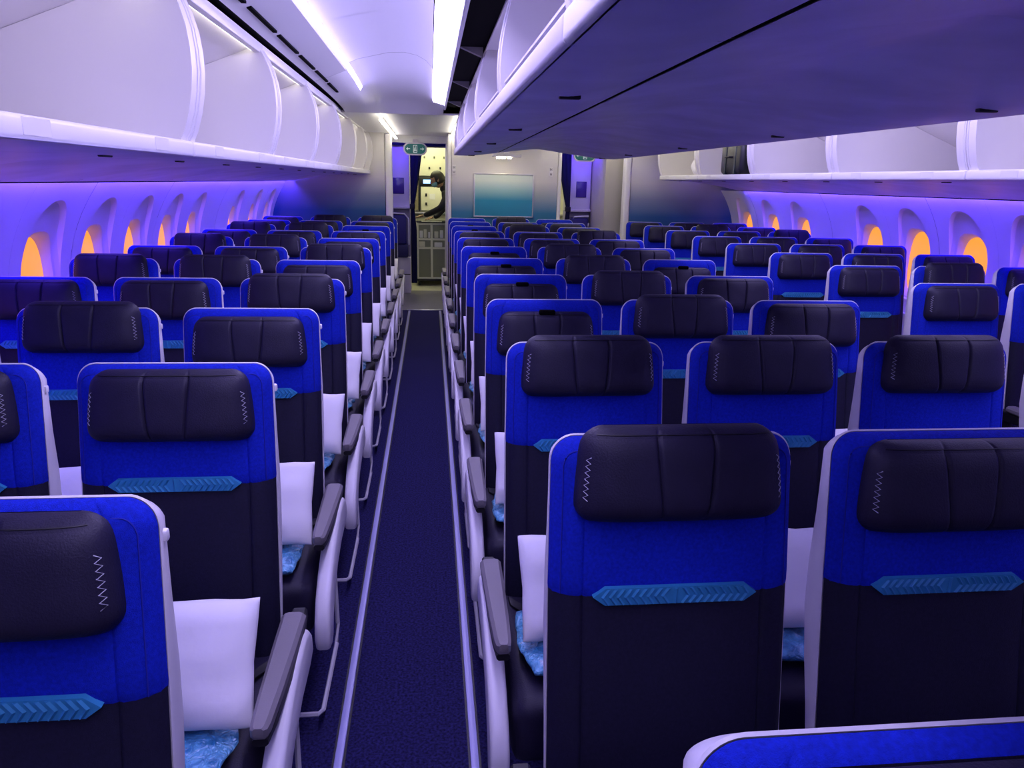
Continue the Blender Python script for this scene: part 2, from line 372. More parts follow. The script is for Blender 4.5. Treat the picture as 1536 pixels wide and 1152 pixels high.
# centre bins
CCURVE = [(.232, 1.868), (.224, 1.90), (.222, 1.95), (.225, 2.00), (.232, 2.05), (.243, 2.10), (.256, 2.15), (.27, 2.195)]
def cunder(x):
    t = abs(x-XC)/.735
    return 1.888-.074*min(1, t*1.25)**1.05
def centre_bin(y0, y1, label):
    t = thing('centre_bin', label, 'luggage bin', (XC, (y0+y1)/2, 1.85), 'centre luggage bins')
    ox, oy, oz = t.location
    def P(name, mb, m_, par=t, smooth=True, ang=40):
        mb.v = [(x-ox, y-oy, z-oz) for x, y, z in mb.v]
        return obj(name, mb, m_, par, smooth, ang)
    a, b = y0+.001, y1-.001
    for side in (-1, 1):
        f = lambda x: mir(side, x)
        P('lip', MB().rbox(*sorted((f(.212), f(.240))), a, b, 1.814, 1.866, .010, 3), M_white)
        div = [(f(x), z) for x, z in CCURVE]+[(f(.90), 2.195), (f(.90), 1.904)]
        for ya, yb in ((a, y0+.07), (y1-.07, b)):
            d = P('divider', MB().prism(div, 'y', ya, yb), M_bin, t, True, 30)
            ym = ya+.012 if ya == a else yb-.012
            P('edge_trim', MB().tube([(f(x-.001), ym, z) for x, z in CCURVE], .0045, 5), M_white, d)
        P('bin_floor', MB().box(*sorted((f(.235), f(.90))), y0+.07, y1-.07, 1.898, 1.904), M_bin, t, False)
        P('top_panel', MB().box(*sorted((f(.265), f(XC-.002))), a, b, 2.195, 2.205), M_bin, t, False)
    P('back_panel', MB().box(XC-.02, XC+.02, y0+.07, y1-.07, 1.904, 2.195), M_bin, t, False)
    # underside in two shells with the black joint between them
    g = lambda y: .482+.125*max(0, y-.9)/6.2
    for nm, xa, xb in (('underside', lambda y: .226, lambda y: g(y)-.009), ('underside', lambda y: g(y)+.009, lambda y: 2*XC-.226)):
        n = 22
        mb = MB()
        for dz in (0, .008):
            mb.grid(lin(0, 1, n), [a, b], lambda u, y: (xa(y)+(xb(y)-xa(y))*u, y, cunder(xa(y)+(xb(y)-xa(y))*u)+dz))
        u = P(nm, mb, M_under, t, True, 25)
    P('joint_strip', MB().add([(g(y)+d, y, cunder(g(y)+d)+.003) for y, d in ((a, -.012), (a, .012), (b, .012), (b, -.012))], [(0, 1, 2, 3)]), M_void, t, False)
    yp = (y0+y1)/2+.1
    for xq in (.36, 1.52):
        P('air_nozzle', MB().rbox(xq-.028, xq+.028, yp-.010, yp+.010, cunder(xq)-.006, cunder(xq)+.006, .003), M_black, u)
    return t
POSTC = [0, 1.3, 2.6, 3.9, 5.2, 6.5, 7.05]
for i in range(6):
    centre_bin(POSTC[i], POSTC[i+1], 'centre luggage bin with violet-lit underside, %s from the poster wall' % ORD[5-i])

# things left in the far bins
def suitcase():
    t = thing('suitcase', 'black soft suitcase lying in the open bin over the far windows', 'suitcase', (2.93, 6.78, 1.69))
    obj('body', MB().rbox(-.27, .27, -.24, .24, .012, .30, .04, 3), mat('suitcase_black', (.008, .010, .014), .35, bump=.5, bscale=40), t)
    for y in (-.11, .11): obj('strap', MB().rbox(-.276, .2, y-.02, y+.02, .008, .305, .004, 1), mat('strap_teal', (.008, .022, .028), .35), t)
    obj('handle', MB().tube([(-.272, -.06, .16), (-.30, -.05, .16), (-.30, .05, .16), (-.272, .06, .16)], .008), M_black, t)
    for y in (-.17, .17): obj('wheel', MB().rbox(-.25, -.19, y-.02, y+.02, 0, .03, .008), M_black, t)
suitcase()
t = thing('white_bag', 'crumpled white carrier bag in the bin beside the suitcase bin', 'bag', (2.86, 7.95, 1.69))
def lump(w, d, h, seed, amp=.03, n=14):
    mb = MB(); rings = []
    for j in range(n+1):
        v = j/n; rr = (1-abs(2*v-1)**3.5)**.5*.96+.04*(0 < j < n)
        rings.append([(w/2*rr*math.copysign(abs(math.cos(q))**.6, math.cos(q))*(1-.35*v), d/2*rr*math.copysign(abs(math.sin(q))**.6, math.sin(q))*(1-.35*v), h*v) for q in [2*math.pi*k/28 for k in range(28)]])
    mb.rings(rings, True, True, True)
    mb.v = [tuple(Vector(p)+Vector(noise.noise_vector(Vector(p)*14+Vector((seed, 0, 0))))*amp*(1 if p[2] > .01 else .2)) for p in mb.v]
    z0 = min(p[2] for p in mb.v); mb.v = [(x, y, z-z0) for x, y, z in mb.v]
    return mb
bag = obj('body', lump(.30, .26, .22, 3), M_pillow, t)
obj('handle', MB().tube([(-.03, -.03, .19), (-.04, -.02, .245), (.0, .0, .255), (.03, .02, .19)], .006), M_pillow, t)

# ================================================================== SEATS
ZTOP = 1.170; ZB = .898
def ry(z): return (z-ZB)*.15
HW = .2235
def hw_at(z, R=.042, w=HW):
    t = (z-(ZTOP-R))/R
    return w-.004*max(0, (z-ZB)/.267) if t <= 0 else w-.004-R+R*math.sqrt(max(0, 1-t*t))
def usamp(marks, n=9):
    s = set(lin(-1, 1, n)); s |= {-.97, .97, -.92, .92, -.84, .84}
    for q in marks: s |= {q-.03, q-.012, q, q+.012, q+.03}
    return sorted(s)
# upper cover
def upper_cover():
    mb = MB(); us = usamp([-.74, .74]); zs = [ZB-.004, ZB, ZB+.008]+lin(ZB+.03, ZTOP-.07, 6)+[ZTOP-.042+.042*math.sin(a) for a in lin(0, math.pi/2, 9)]
    def fn(u, z):
        h = hw_at(z); e = (1-abs(u)**9)**.5
        tz = max(0, (z-(ZTOP-.04))/.04); e2 = math.sqrt(max(0, 1-tz*tz)); tb = max(0, (ZB+.012-z)/.016)
        dep = .036*e*e2-.006*min(1, tb)
        gr = sum(math.exp(-((u-q)/.014)**2) for q in (-.74, .74))*.0035
        return (u*h, ry(z)-dep+gr*e2, z)
    mb.grid(us, zs, fn)
    return mb
def lower_cover():
    mb = MB(); us = usamp([-.74, .74]); zs = lin(.40, ZB, 9)
    def fn(u, z):
        e = (1-abs(u)**9)**.5; gr = sum(math.exp(-((u-q)/.014)**2) for q in (-.74, .74))*.004
        bul = .012*math.exp(-((z-.62)/.12)**2)*(1-u*u)
        return (u*(HW-.001), ry(z)-.030*e-bul+gr, z)
    return mb.grid(us, zs, fn)
def outline(inset, n=10):
    pts = []
    for z in [.38, .46, .54, .62, .70, .80, .90, 1.0, ZTOP-.042]: pts.append((hw_at(min(z, ZTOP-.05))-inset, z))
    R = .042-inset
    for a in lin(0, math.pi/2, n)[1:]: pts.append((HW-.004-.042+R*math.cos(a), ZTOP-.042+R*math.sin(a)))
    return pts
def back_shell():
    def dep(z): return (.044+.038*math.exp(-((z-.80)/.20)**2))*(.14+.86*min(1, max(0, (ZTOP+.003-z)/.05))**.8)
    layers = [(.006, lambda z: .006), (-.001, lambda z: .001), (-.003, lambda z: .004), (.003, lambda z: dep(z)*.80), (.009, lambda z: dep(z)), (.03, lambda z: dep(z)+.003)]
    mb = MB(); rings = []
    for ins, dy in layers:
        o = outline(ins); loop = [(-x, z) for x, z in o]+[(x, z) for x, z in reversed(o[:-1])]
        rings.append([(x, ry(z)+dy(z), z) for x, z in loop])
    mb.rings(rings, False)
    o = outline(.03); n = len(o)      # back skin
    L = [(-x, ry(z)+dep(z)+.003, z) for x, z in o]; Rr = [(x, ry(z)+dep(z)+.003, z) for x, z in o]
    mb.add(L+Rr, [(i, i+1, i+1+n, i+n) for i in range(n-1)])
    return mb
def accent():
    w, h = .149, .0165
    out = [(-w, 0), (-w+.022, h), (w-.022, h), (w, 0), (w-.022, -h), (-w+.022, -h)]
    mb = MB().prism([(x, ZB+z) for x, z in out], 'y', -.042, -.028)
    return mb
def chevrons():
    """raised herringbone ribs on the accent band"""
    mb = MB(); h = .0145; n = 9
    for k in range(-n, n+1):
        x = k*.0135; d = .010 if k >= 0 else -.010
        for s in (-1, 1):
            xa, xb = x+(d if k else 0), x
            w = .0036
            mb.add([(xa-w, -.0425, ZB), (xa+w, -.0425, ZB), (xb+w, -.0425, ZB+s*h), (xb-w, -.0425, ZB+s*h), (xa, -.0462, ZB), (xb, -.0462, ZB+s*h)],
                   [(0, 4, 5, 3), (1, 2, 5, 4), (0, 1, 4), (3, 5, 2)])
    return mb
HRH = .168; HRW = .186     # headrest height, half width
def hr_fn(u, v, off=0):
    z = v*HRH; R = .036
    tz = max(0, (abs(z-HRH/2)-(HRH/2-R))/R); w = HRW-.016*v*v-R+R*math.sqrt(max(0, 1-tz*tz))
    a = abs(u); eu = (1-a**5)**.42 if a < 1 else 0
    vv = abs(2*v-1); ev = (1-vv**4.5)**.45 if vv < 1 else 0
    T = .058*(1+.28*(.5-v)) * eu*ev
    us = (.30-.10*(1-v))
    g = 0
    for s in (-1, 1): g += math.exp(-((u-s*us)/.018)**2)
    g2 = math.exp(-((v-.90)/.012)**2)*.4
    return (u*w, -T+(.0060*g+.004*g2)*eu*ev-off, z)
def headrest():
    mb = MB(); vs_ = [.5-.5*math.cos(a) for a in lin(0, math.pi, 20)]; vs_ = sorted(set(vs_) | {.885, .90, .915})
    base = sorted({-1, -.985, -.96, -.92, -.85, -.75, -.6, -.45, 0, .45, .6, .75, .85, .92, .96, .985, 1, -.1, .1})
    k = len(mb.v); rows = []
    for v in vs_:
        us = .30-.10*(1-v); row = []
        cols = base+[s*us+d for s in (-1, 1) for d in (-.05, -.028, -.014, 0, .014, .028, .05)]
        for u in sorted(cols): row.append(hr_fn(u, v))
        rows.append(row)
    n = len(rows[0])
    mb.rings(rows, False)
    # flat back
    nb = len(mb.v)
    L = [(r[0][0], .004, r[0][2]) for r in rows]; Rr = [(r[-1][0], .004, r[-1][2]) for r in rows]
    m_ = len(L); mb.add(L+Rr, [(i, i+1, i+1+m_, i+m_) for i in range(m_-1)])
    mb.rings([[r[0] for r in rows], L], False); mb.rings([[r[-1] for r in rows], Rr], False)
    return mb
def stitching(s):
    pts = []
    n = 15
    for i in range(n):
        v = .27+.44*i/(n-1); u = s*(.930+(.019 if i % 2 else -.019))
        pts.append(hr_fn(u, v, .0012))
    return MB().tube(pts, .0009, 4)
def headrest_piping():
    pts = [hr_fn(u, .93, .0005) for u in lin(-.93, .93, 25)]
    return MB().tube(pts, .0013, 4)
def cover_piping():
    o = [(x, z) for x, z in outline(.018) if z > ZB-.01]
    loop = [(-x, z) for x, z in o]+[(x, z) for x, z in reversed(o[:-1])]
    def yy(x, z):
        u = x/hw_at(z) if hw_at(z) > 0 else 0; tz = max(0, (z-(ZTOP-.04))/.04)
        return ry(z)-.036*(1-min(1, abs(u))**9)**.5*math.sqrt(max(0, 1-tz*tz))-.0006
    return MB().tube([(x, yy(x, z), z) for x, z in loop], .0012, 4)
def cushion():
    mb = MB(); mb.rbox(-.250, .250, -.565, -.05, .335, .462, .035, 3)
    out = []
    for x, y, z in mb.v:
        if z > .40: z += .014*(1-(x/.24)**2)*max(0, 1-((y+.30)/.30)**2)+.012*max(0, (-.3-y)/.27)
        if y < -.5 and z < .38: z -= .045; y += .02
        out.append((x, y, z))
    mb.v = out
    return mb
def arm_sec(y, w, z0, z1, r=.008):
    q = min(r, w*.4)
    return [(-w+q, y, z0), (w-q, y, z0), (w, y, z0+q), (w, y, z1-q), (w-q, y, z1), (-w+q, y, z1), (-w, y, z1-q), (-w, y, z0+q)]
def armrest_pad():
    return MB().rings([arm_sec(y, w, z0, .607) for y, w, z0 in ((-.130, .020, .595), (-.135, .028, .578), (-.25, .0265, .575), (-.40, .023, .573), (-.50, .019, .574), (-.520, .016, .578), (-.527, .010, .588))], True, True, True)
def armrest_body():
    mb = MB().rings([arm_sec(y, w, z0, .5755, .005) for y, w, z0 in ((-.06, .018, .545), (-.14, .022, .53), (-.30, .021, .54), (-.45, .019, .55), (-.515, .015, .558))], True, True, True)
    mb.rbox(-.016, .016, -.15, -.07, .45, .572, .012, 2)
    return mb
def side_panel():
    pr = [(-.075, .47), (-.085, .52), (-.115, .550), (-.16, .560), (-.24, .556), (-.33, .540), (-.42, .510), (-.50, .470), (-.56, .425), (-.595, .370), (-.605, .315), (-.59, .280), (-.55, .270), (-.515, .285), (-.49, .335), (-.44, .385), (-.36, .425), (-.25, .450), (-.13, .455)]
    b = bmesh.new(); vs_ = [b.verts.new((0, y, z)) for y, z in pr]; f = b.faces.new(vs_)
    ex = bmesh.ops.extrude_face_region(b, geom=[f])
    for v in [g for g in ex['geom'] if isinstance(g, bmesh.types.BMVert)]: v.co.x += .044
    bmesh.ops.recalc_face_normals(b, faces=b.faces)
    rim = [e for e in b.edges if abs(e.verts[0].co.x-e.verts[1].co.x) < 1e-6]
    bmesh.ops.bevel(b, geom=rim, offset=.012, segments=3, profile=.5, affect='EDGES')
    return MB().frombm(b)
def leg(y0, y1):
    mb = MB().tube([(0, y0, .31), (0, (y0+y1)/2, .17), (0, y1, .02)], [.018, .015, .018], 8)
    mb.rbox(-.022, .022, y1-.05, y1+.05, 0, .026, .006, 1)
    return mb
def beam():
    mb = MB()
    for y in (-.42, -.12): mb.tube([(-.2605, y, .318), (.2605, y, .318)], .022, 10)
    return mb.rbox(-.22, .22, -.50, -.06, .324, .338, .004, 1)
def bag_bar():
    return MB().tube([(-.01, -.12, .30), (0, -.17, .10), (0, -.22, .055), (0, -.56, .055), (-.012, -.578, .055), (-.20, -.578, .055)], .0075, 6)
def belt(s):
    pts = [(.226, -.08, .43), (.215, -.12, .468), (.19, -.17, .476), (.16, -.22, .474), (.15, -.27, .472)]
    mb = MB(); w = .021
    rings = []
    for i, p in enumerate(pts):
        rings.append([(p[0]*s, p[1]-w, p[2]), (p[0]*s, p[1]+w, p[2]), (p[0]*s, p[1]+w, p[2]+.003), (p[0]*s, p[1]-w, p[2]+.003)])
    mb.rings(rings, True, True, True)
    mb.rbox(min(.13*s, .18*s), max(.13*s, .18*s), -.31, -.245, .468, .488, .005, 2)
    return mb
def clip():
    return MB().rbox(-.030, .030, -.041, -.02, ZTOP-.046, ZTOP-.026, .006, 2)
def hook():
    return MB().rbox(HW-.006, HW+.005, ry(1.11)+.008, ry(1.11)+.022, 1.100, 1.118, .004, 2)
ME = dict(
    back_shell=back_shell().mesh('back_shell', M_shell, True, 50), upper_cover=upper_cover().mesh('upper_cover', M_blue, True, 60),
    lower_cover=lower_cover().mesh('lower_cover', M_dark, True, 60), accent_band=accent().mesh('accent_band', M_accent),
    chevron=chevrons().mesh('chevron_ribs', M_accent, False), headrest=headrest().mesh('headrest', M_leather, True, 60),
    stitch_l=stitching(-1).mesh('stitching', M_thread), stitch_r=stitching(1).mesh('stitching', M_thread),
    hpipe=headrest_piping().mesh('piping', M_black), cpipe=cover_piping().mesh('piping', M_bluepipe),
    cushion=cushion().mesh('seat_cushion', M_leather, True, 50), pad=armrest_pad().mesh('armrest_pad', M_pad, True, 35),
    arm=armrest_body().mesh('armrest', M_black, True, 35), side_panel=side_panel().mesh('side_panel', M_shell, True, 35),
    leg_f=leg(-.40, -.44).mesh('leg', M_metal), leg_r=leg(-.12, -.02).mesh('leg', M_metal), beam=beam().mesh('seat_beam', M_black),
    bar=bag_bar().mesh('baggage_bar', mat('bar_grey', (.55, .54, .58), .35)), belt_l=belt(-1).mesh('seat_belt', M_black), belt_r=belt(1).mesh('seat_belt', M_black),
    clip=clip().mesh('headrest_clip', M_void), hook=hook().mesh('coat_hook', M_white))
HDZ = {'up': .030, 'flush': -.003, 'low': -.018, 'down': -.036}
HTXT = {'up': 'headrest pulled up', 'flush': 'headrest level with the top', 'down': 'headrest clip showing', 'low': 'headrest slightly low'}
def seat(x, y, aisle, state, label, group, detail=True, far=False):
    t = thing('airline_seat', label, 'seat', (x, y, 0), group)
    def c(n, k, par=t, loc=(0, 0, 0)):
        o = link(n, ME[k], par); o.location = loc; return o
    bs = c('back_shell', 'back_shell'); c('coat_hook', 'hook', bs)
    uc = c('upper_cover', 'upper_cover'); c('lower_cover', 'lower_cover')
    ab = c('accent_band', 'accent_band')
    hz = ZTOP+HDZ[state]-HRH
    h = c('headrest', 'headrest', t, (0, ry(hz)-.030, hz)); h.rotation_euler.x = math.radians(-7.5)
    if detail:
        c('piping', 'cpipe', uc); c('chevron_ribs', 'chevron', ab)
        c('stitching', 'stitch_l', h); c('stitching', 'stitch_r', h); c('piping', 'hpipe', h)
    if state == 'down': c('headrest_clip', 'clip')
    c('seat_cushion', 'cushion'); c('seat_beam', 'beam')
    c('leg', 'leg_f'); c('leg', 'leg_r')
    arms = {-1: [-1], 1: [1], 0: []}[aisle]
    if aisle:   # aisle armrest with its white shroud
        a = c('armrest', 'arm', t, (aisle*.272, 0, 0)); c('armrest_pad', 'pad', a)
        sp = c('side_panel', 'side_panel', t, (.260 if aisle > 0 else -.260-.044, 0, 0))
        b = c('baggage_bar', 'bar', t, (aisle*.268, 0, 0))
        if aisle < 0: b.scale.x = -1
        c('seat_belt', 'belt_r' if aisle > 0 else 'belt_l')
    return t
def inner_arm(t, s):
    a = link('armrest', ME['arm'], t); a.location = (s*SW/2, 0, 0); link('armrest_pad', ME['pad'], a)
NR_L, NR_C, NR_R = 11, 12, 11
YL0, YC0, YR0 = .972, 1.2024-ROW, .985
up, fl_, dn, lo = 'up', 'flush', 'down', 'low'
ST_LA = [fl_, fl_, lo, up, lo, up, lo, fl_, dn, fl_, up]
ST_LM = [fl_, fl_, up, fl_, up, fl_, up, fl_, up, fl_, up]
ST_LW = [fl_, up, up, fl_, up, fl_, up, fl_, up, fl_, fl_]
ST_CA = [fl_, up, up, dn, dn, dn, dn, fl_, fl_, dn, dn, dn]
ST_CB = [fl_, fl_, up, up, up, up, up, fl_, fl_, up, fl_, up]
ST_CC = [fl_, fl_, up, fl_, fl_, dn, fl_, fl_, up, fl_, fl_, dn]
seats = {}
def words(parts): return ' '.join(parts)
for r in range(NR_L):
    y = YL0+ROW*r; n = ORD[NR_L-1-r]
    for k, (st, nm) in enumerate(((ST_LA, 'aisle'), (ST_LM, 'middle'), (ST_LW, 'window'))):
        x = -.5981-SW*k
        if x < -.62*y-.45: continue
        t = seat(x, y, 1 if k == 0 else 0, st[r], '%s seat, bank beside trolley aisle, %s row from gradient wall, %s' % (nm, n, HTXT[st[r]]), 'window bank seats beside the trolley aisle', y < 7)
        inner_arm(t, -1)
        seats['L', k, r] = t
for r in range(NR_C):
    y = YC0+ROW*r; n = ORD[NR_C-1-r]
    for k, (st, nm) in enumerate(((ST_CA, 'trolley-aisle'), (ST_CB, 'middle'), (ST_CC, 'far-aisle'))):
        x = .4283+SW*k
        if x > .95*y+.85: continue
        t = seat(x, y, (-1, 0, 1)[k], st[r], 'centre bank %s seat, %s row from poster wall, %s' % (nm, n, HTXT[st[r]]), 'centre bank seats', y < 7)
        if k < 2: inner_arm(t, 1)
        seats['C', k, r] = t
        if r == 0: t.location.y += .035
for r in range(2, NR_R):
    y = YR0+ROW*r; n = ORD[NR_R-1-r]
    for k, nm in enumerate(('aisle', 'middle', 'window')):
        x = 2.512+SW*k
        if x > .95*y+.4: continue
        st = random.choice((fl_, fl_, fl_, up)) if k else fl_
        t = seat(x, y, -1 if k == 0 else 0, st, '%s seat under the suitcase bins, %s row from rear wall, %s' % (nm, n, HTXT[st]), 'window bank seats under the suitcase bins', y < 7)
        if k < 3: inner_arm(t, 1)
        seats['R', k, r] = t

# ---- pillows and wrapped blankets
def pillow_mesh(seed):
    mb = MB(); w, h, T = .205, .125, .042; n = 17
    us = [math.sin(a) for a in lin(-math.pi/2, math.pi/2, n)]
    for sgn in (-1, 1):
        def fn(u, v):
            e = max(0, (1-u**4)*(1-v**4))**.5
            x = u*w*(1-.025*(1-abs(v))**1.5*abs(u)); z = v*h*(1-.02*(1-abs(u))**1.5*abs(v))
            q = noise.noise(Vector((u*2.1+seed, v*2.1, 3*sgn)))*.012+noise.noise(Vector((u*5+seed, v*5, sgn)))*.008
            return (x, sgn*(T*e+q*e), z+h+noise.noise(Vector((u*3+seed, v*3, 9)))*.006)
        mb.grid(us, us, fn)
    return mb.mesh('pillow', M_pillow, True, 70)
PM = [pillow_mesh(s) for s in (1.3, 5.1, 9.4)]
BM = []
for s in (2, 6, 11):
    mb = MB(); rb = bmesh.new(); bmesh.ops.create_cube(rb, size=1); bmesh.ops.subdivide_edges(rb, edges=rb.edges, cuts=11, use_grid_fill=True)
    for v in rb.verts:
        p = v.co*2
        f = Vector((p.x*math.sqrt(max(0, 1-.12*p.y*p.y-.3*p.z*p.z)), p.y*math.sqrt(max(0, 1-.12*p.x*p.x-.3*p.z*p.z)), p.z*math.sqrt(max(0, 1-.35*p.x*p.x-.35*p.y*p.y+.2*p.x*p.x*p.y*p.y))))
        q = Vector((f.x*.175, f.y*.135, f.z*.022))
        d = Vector(noise.noise_vector(q*22+Vector((s, 0, 0))))*.011
        v.co = q+d
    mb.frombm(rb); z0 = min(p[2] for p in mb.v); mb.v = [(x, y, z-z0) for x, y, z in mb.v]
    BM.append(mb.mesh('blanket_pack', M_blanket, True, 80))
def kit(key, dx=0, rz=0, bdx=0, k=0, by=-.36, py=-.415, pz=.540):
    t = seats.get(key)
    if not t: return
    x, y, _ = t.location
    who = t['label'].split(',')
    where = ', '.join(w.strip() for w in who[:-1])
    p = link('pillow', PM[k % 3]); p.location = (x+dx, y+py, pz); p.rotation_euler = (math.radians(-33), 0, rz)
    tag(p, 'white pillow on the '+where, 'pillow', 'white seat pillows')
    b = link('blanket_pack', BM[k % 3]); b.location = (x+bdx, y+by, .482); b.rotation_euler = (0, 0, rz*2)
    tag(b, 'wrapped blue blanket on the '+where, 'blanket', 'wrapped blankets on the seats')
for r in range(NR_L):
    kit(('L', 0, r), .035, random.uniform(-.06, .06), .03, r, -.42, -.440, .540)
    if r < 5: kit(('L', 1, r), .0, random.uniform(-.06, .06), .0, r+1, -.42, -.440, .540)
for r in range(2, NR_C):
    kit(('C', 0, r), -.01, random.uniform(-.06, .06), -.045, r+2)
    if r < 5:
        kit(('C', 1, r), -.02, random.uniform(-.06, .06), -.03, r)
        if r > 1: kit(('C', 2, r), .0, random.uniform(-.06, .06), .0, r+1)

# ================================================================== REAR WALLS, MONUMENT, GALLEY
GR = [(0, (.004, .06, .20)), (.28, (.01, .09, .25)), (.52, (.22, .26, .36)), (.74, (.60, .58, .58)), (1, (.70, .68, .66))]
M_wallprint = grad_mat('gradient_print', GR, .95, 1.85)
GM = [(0, (.005, .11, .26)), (.30, (.02, .17, .32)), (.52, (.30, .36, .42)), (.72, (.62, .60, .60)), (1, (.68, .66, .64))]
M_monprint = grad_mat('monument_print', GM, .95, 1.85)
def wallbox(name, x0, x1, y0, y1, z0, z1, m_, r=.006):
    return struct(obj(name, MB().rbox(x0, x1, y0, y1, z0, z1, r), m_))
wl = wallbox('wall_rear_left', -2.05, -.565, 10.0, 10.08, 0, 2.45, M_wallprint)
struct(obj('trim_7', MB().rbox(-.562, -.475, 9.985, 10.14, 0, 2.14, .02, 3), M_white))
wr = wallbox('wall_rear_right', 2.505, 3.95, 9.6, 9.68, 0, 2.45, M_wallprint)
struct(obj('trim_8', MB().rbox(2.425, 2.502, 9.585, 9.74, 0, 2.14, .02, 3), M_white))
mon = wallbox('wall_centre', .262, 1.575, 9.62, 11.2, 0, 2.14, M_monprint)
for x0, x1 in ((.215, .259), (1.578, 1.622)):
    struct(obj('trim_9', MB().rbox(x0, x1, 9.60, 11.2, 0, 2.14, .018, 3), M_white))
wallbox('wall_passage', 2.30, 2.80, 10.15, 12.2, 0, 2.3, mat('passage_grey', (.50, .47, .46), .5))
# poster
GP = [(0, (.02, .22, .38)), (.38, (.03, .27, .42)), (.62, (.30, .52, .55)), (.85, (.66, .76, .70)), (1, (.66, .76, .70))]
M_post = grad_mat('poster_print', GP, 1.18, 1.68, .3)
t = thing('poster', 'framed sea-green gradient panel on the centre wall', 'poster', (.905, 9.615, 1.43))
obj('print', MB().box(-.36, .36, -.012, .004, -.25, .25), M_post, t, False)
for a in ((-.372, .372, .248, .262), (-.372, .372, -.262, -.248), (-.372, -.358, -.262, .262), (.358, .372, -.262, .262)):
    obj('frame_rail', MB().rbox(a[0], a[1], -.02, .004, a[2], a[3], .003), M_metal, t)
# row placards with the small bathroom-style pictogram
for x, side in ((.292, 'trolley'), (1.49, 'far')):
    t = thing('placard', 'small white pictogram placard on the centre wall by the %s aisle' % side, 'sign', (x, 9.617, 1.725))
    obj('plate', MB().rbox(-.022, .022, -.004, .002, -.055, .055, .001, 1), mat('plate_pale', (.85, .84, .84), .4), t)
    for zc in (-.028, .028):
        for xx in (-.010, .010): obj('bar', MB().box(xx-.003, xx+.003, -.0055, -.003, zc-.017, zc+.017), M_pad, t, False)
        obj('bar', MB().box(-.010, .010, -.0055, -.003, zc-.003, zc+.003), M_pad, t, False)
# lit reading-light bar above the poster
t = thing('reading_lamp', 'small lit lamp bar under the ceiling above the poster', 'lamp', (.90, 9.22, 1.855))
obj('housing', MB().rbox(-.17, .17, -.03, .10, .022, .06, .008), M_white, t)
M_bulb = mat('reading_bulb', (1, .9, .7), .4, emit=(1.0, .90, .62), estr=34)
for xx in (-.10, -.04, .03): obj('bulb', MB().rbox(xx-.022, xx+.022, -.03, .05, .002, .024, .006), M_bulb, t)
obj('stem', MB().rbox(-.03, .03, .0, .06, .055, .31, .006), M_white, t)

# ---- exit signs
def exit_sign(x, y, z, label):
    t = thing('exit_sign', label, 'sign', (x, y, z))
    def pill(w, h, y0, y1):
        pts = [(w-h+h*math.cos(a), h*math.sin(a)) for a in lin(-math.pi/2, math.pi/2, 12)]+[(-w+h+h*math.cos(a), h*math.sin(a)) for a in lin(math.pi/2, 1.5*math.pi, 12)]
        return MB().prism(pts, 'y', y0, y1)
    obj('rim', pill(.155, .080, -.02, .02), M_purple, t)
    obj('face', pill(.135, .062, -.024, -.015), mat('sign_green', (.01, .12, .12), .4, emit=(.01, .10, .10), estr=.3), t)
    g = mat('sign_white', (.8, .9, .9), .5, emit=(.7, .9, .9), estr=.15)
    for s in (-1, 1):
        obj('arrow', MB().prism([(s*.118, 0), (s*.094, .020), (s*.094, .006), (s*.066, .006), (s*.066, -.006), (s*.094, -.006), (s*.094, -.020)], 'y', -.028, -.022), g, t, False)
    for a in ((-.026, .026, .040, .047), (-.026, .026, -.047, -.040), (-.026, -.019, -.04, .04), (.019, .026, -.04, .04)):
        obj('door_outline', MB().box(a[0], a[1], -.028, -.022, a[2], a[3]), g, t, False)
    obj('running_figure', MB().box(-.006, .008, -.028, -.022, .018, .030).box(-.010, .006, -.028, -.022, -.008, .015).box(-.016, -.006, -.028, -.022, -.032, -.006).box(.003, .014, -.028, -.022, -.028, -.010), g, t, False)
    obj('bracket', MB().rbox(-.03, .03, -.01, .015, .075, .12, .004), M_purple, t)
exit_sign(-.19, 10.40, 1.985, 'green exit sign in the doorway with the trolley')
exit_sign(2.06, 10.40, 1.955, 'green exit sign in the far doorway behind the centre bins')
# ---- crew seat panels in the doorways
def crew(xa, xb, y, sx, label, scr):
    """jump-seat wall: upper housing with screen, fold-down seat, lower locker"""
    xm = (xa+xb)/2; t = thing('crew_seat', label, 'jump seat', (xm, y, 0)); w = (xb-xa)/2
    obj('housing', MB().rbox(-w, w, 0, .5, 1.20, 2.10, .02), M_purple, t)
    s = obj('screen', MB().rbox(scr[0], scr[1], -.012, .01, 1.40, 1.62, .006), mat('screen_dark', (.05, .02, .22), .2), t)
    obj('shelf', MB().rbox(-w, w, -.05, .3, 1.20, 1.235, .008), M_purple, t)
    bk = obj('seat_back', MB().rbox(-w+.02, w-.05 if sx > 0 else w-.02, -.04, .06, .70, 1.12, .03, 3), mat('crew_blue', (.02, .015, .16), .6), t)
    obj('seat_rim', MB().tube([(sx*(w-.02), -.03, .70), (sx*(w-.02), -.03, 1.06), (sx*(w-.08), -.03, 1.13), (-sx*(w-.02), -.03, 1.14)], .012), M_white, t)
    obj('seat_pan', MB().rbox(-w+.02, w-.03, -.05, .08, .52, .70, .02), mat('crew_blue_dark', (.012, .010, .09), .6), t)
    lk = obj('locker', MB().rbox(-w, w, 0, .5, .0, .52, .012), M_purple, t)
    obj('locker_seam', MB().box(-w+.005, w-.005, -.003, .01, .268, .28), M_black, lk, False)
    obj('latch', MB().rbox(-.03, .03, -.008, .004, .20, .225, .003), M_black, lk)
    obj('backing', MB().rbox(-w, w, .06, .5, .52, 1.2, .01), mat('crew_back', (.25, .22, .40), .6), t)
    return t
cw = crew(-.62, -.285, 11.05, 1, 'violet-lit crew jump seat wall in the trolley doorway', (-.13, .09))
